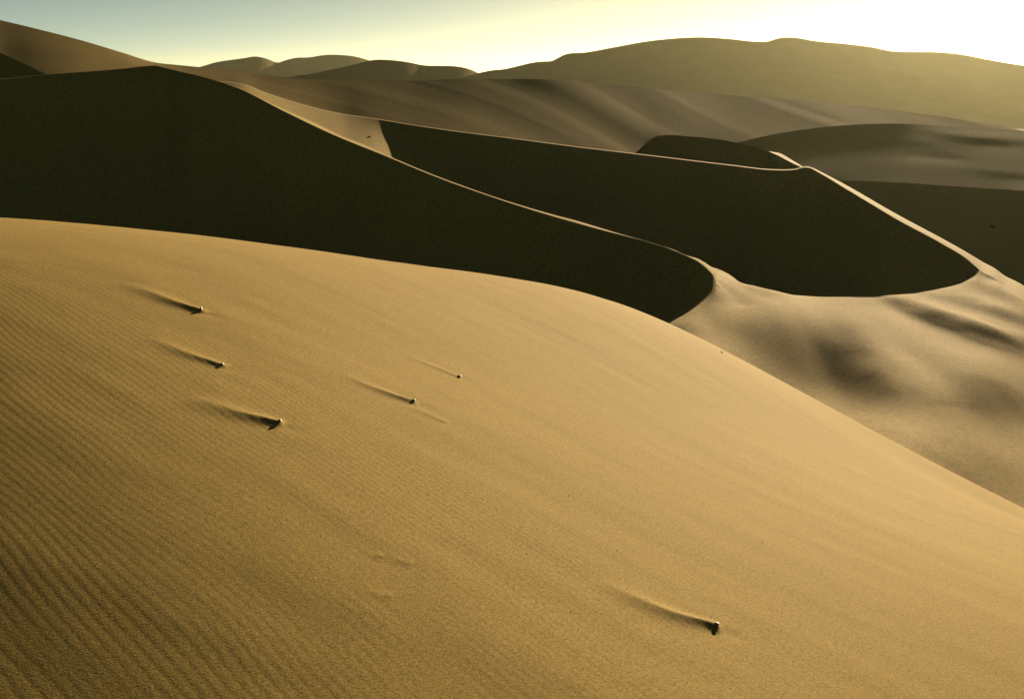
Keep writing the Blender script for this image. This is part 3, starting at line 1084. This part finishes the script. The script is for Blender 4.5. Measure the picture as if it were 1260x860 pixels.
# farthest hills, two low humps
T1 = [(-900, 150, 3600), (100, 115, 3600), (200, 97, 3600), (235, 86, 3600), (252, 81, 3600), (265, 77.2, 3600), (285, 74, 3600), (300, 72, 3600), (314, 69.9, 3600), (328, 72.5, 3600), (342, 77.4, 3600), (352, 74.3, 3600), (363, 71.7, 3600), (380, 71, 3600), (400, 68, 3600), (420, 68.1, 3600), (437, 70, 3600), (452, 74, 3600), (480, 84, 3600), (520, 100, 3600), (700, 140, 3600)]
F1 = [(a, b + 30, c - 190) for a, b, c in T1]
Bk = [(a, b + 6, c + 120) for a, b, c in T1]
Bk2 = [(a, b + 30, c + 300) for a, b, c in T1]
loft('farthest_hills', [F1, T1, Bk, Bk2], np.linspace(-890, 690, 400), [24, 8, 8], sharp=(1,), relief=lambda X, Y, U, Rr: (1 - sstep(3480, 3590, Rr)) * 2.5 * fbm(X * 0.008, Y * 0.006, 121, 3))

# the plain below everything, out to the horizon
rr = np.concatenate([[0.0], np.geomspace(20, 9000, 60)])
tt = np.linspace(0, 2 * math.pi, 97)
Tm, Rm = np.meshgrid(tt, rr)
Xg, Yg = Rm * np.sin(Tm), Rm * np.cos(Tm)
Zg = -60.0 + 1.2 * fbm(Xg * 0.004, Yg * 0.004, 131, 2)
grid_mesh('desert_ground', Xg, Yg, Zg, M_FAR)


# ------------------------------------------------------------------ stones
def stone(name, pos, size, seed, mat, label, group=None, squash=(1, 1, 1), rot=0.0, sink=0.3, subdiv=2):
    rng = random.Random(seed)
    import bmesh
    bm = bmesh.new()
    bmesh.ops.create_icosphere(bm, subdivisions=subdiv, radius=0.5)
    # chip flat facets off a lump
    planes = []
    planes += [((0.96, -0.05, 0.27), 0.20), ((0.5, 0.05, 0.86), 0.24)]
    for k in range(9):
        th, ph = rng.uniform(0, 2 * math.pi), math.acos(rng.uniform(-1, 1))
        planes.append(((math.sin(ph) * math.cos(th), math.sin(ph) * math.sin(th), math.cos(ph)), rng.uniform(0.26, 0.42)))
    for v in bm.verts:
        for n, d in planes:
            k = v.co.x * n[0] + v.co.y * n[1] + v.co.z * n[2]
            if k > d:
                v.co.x -= n[0] * (k - d)
                v.co.y -= n[1] * (k - d)
                v.co.z -= n[2] * (k - d)
        v.co.x *= squash[0] * size
        v.co.y *= squash[1] * size
        v.co.z *= squash[2] * size
    zmin = min(v.co.z for v in bm.verts)
    zmax = max(v.co.z for v in bm.verts)
    for v in bm.verts:
        v.co.z -= zmin + (zmax - zmin) * sink
    me = bpy.data.meshes.new(name)
    bm.to_mesh(me)
    bm.free()
    me.materials.append(mat)
    ob = bpy.data.objects.new(name, me)
    COL.objects.link(ob)
    ob.location = (pos[0], pos[1], pos[2] + ZC)
    ob.rotation_euler = (0, 0, rot)
    ob['label'] = label
    ob['category'] = 'stone'
    if group:
        ob['group'] = group
    return ob


def on_fg(u, v):
    x, y, _ = fg_point(u, v)
    return x, y, float(fg_height(np.array([x]), np.array([y]))[0])


def px_size(pos, n):
    return n / FPX * math.hypot(pos[0], pos[1], pos[2])


specs = [
    (0, 6, M_PALE, (0.6, 1.0, 0.95), 'pale upright stone nearest the dark slip face, with a long sand drift', 5),
    (1, 5.5, M_BROWN, (1.2, 0.8, 0.4), 'flat sand-coloured stone half buried between the pale upright stone and the dark angular one', 8),
    (2, 6.5, M_BROWN, (1.1, 1.0, 0.7), 'dark angular stone with small bright tip at the end of a broad drift', 12),
    (3, 5, M_BROWN, (1.2, 0.9, 0.6), 'small brown wedge-shaped stone ending a thin curved drift beside a faint second furrow', 15),
    (4, 5.5, M_PALE, (1.3, 0.9, 0.6), 'small stone, half white half dark, on the smooth brighter sand', 22),
    (5, 7.5, M_GREY, (1.25, 0.7, 0.6), 'grey tilted stone lying alone in the lower sand with a long dark drift', 31),
]
for k, n, mat, sq, lab, seed in specs:
    p = on_fg(*STONES[k]['px'])
    stone('pebble', p, px_size(p, n), seed, mat, lab, 'stones with drifts on the near dune', sq, rot=0.0, sink=0.36)
p = on_fg(888, 434)
stone('pebble', p, px_size(p, 5), 44, M_DARK, 'tiny dark stone on the rim of the near dune above the lit valley', None, (1.2, 1, 0.6))

# scattered pale grains that catch the sun
for k, (u, v) in enumerate([(759, 677), (771, 725), (734, 752), (796, 740), (846, 839), (522, 709), (648, 680), (528, 608), (700, 610), (688, 703), (612, 627), (875, 758), (1010, 705), (938, 668)]):
    p = on_fg(u, v)
    stone('grain', p, px_size(p, 2.0), 60 + k, M_QUARTZ, 'tiny pale quartz chip glinting on the near sand', 'glinting chips on the sand', (1, 1, 0.9), subdiv=1, sink=0.1)

# rocks further off, set down on the dunes where the sight line meets them
dg = bpy.context.evaluated_depsgraph_get()


def on_dune(u, v):
    x, y, m = ray(u, v)
    n = math.sqrt(1 + float(m) ** 2)
    ok, loc, nor, idx, ob, mat = SC.ray_cast(dg, (0, 0, ZC), (float(x) / n, float(y) / n, float(m) / n), distance=2000.0)
    return (loc[0], loc[1], loc[2] - ZC) if ok else None


for u_, v_, n_, sd_, lab_ in ((455, 169, 4.5, 81, 'small dark rock on the lit saddle between the two long slip faces'),
                              (1222, 279, 7, 86, 'low dark rock on the shaded flank beyond the middle dune')):
    p = on_dune(u_, v_)
    if p:
        stone('rock', p, px_size(p, n_), sd_, M_DARK, lab_, None, (1.3, 1.0, 0.5), sink=0.3)

# ------------------------------------------------------------------ desert haze
hz = np.array([(x, y, z) for z in (7.0, ZC + 60.0) for (x, y) in ((-12000, -12000), (12000, -12000), (12000, 12000), (-12000, 12000))], float)
hq = np.array([(3, 2, 1, 0), (4, 5, 6, 7), (0, 1, 5, 4), (1, 2, 6, 5), (2, 3, 7, 6), (3, 0, 4, 7)])
mh = bpy.data.materials.new('haze')
mh.use_nodes = True
nt = mh.node_tree
nt.nodes.remove(nt.nodes['Principled BSDF'])
pv = node(nt, 'ShaderNodeVolumePrincipled', Density=0.000022, Anisotropy=0.87)
pv.inputs['Color'].default_value = (1.0, 0.94, 0.58, 1)
nt.links.new(pv.outputs['Volume'], nt.nodes['Material Output'].inputs['Volume'])
hob = raw_mesh('haze', hz, hq, mh, 'stuff', smooth=False)
hob['label'] = 'thin pale desert haze over the dunes'
hob['category'] = 'haze'
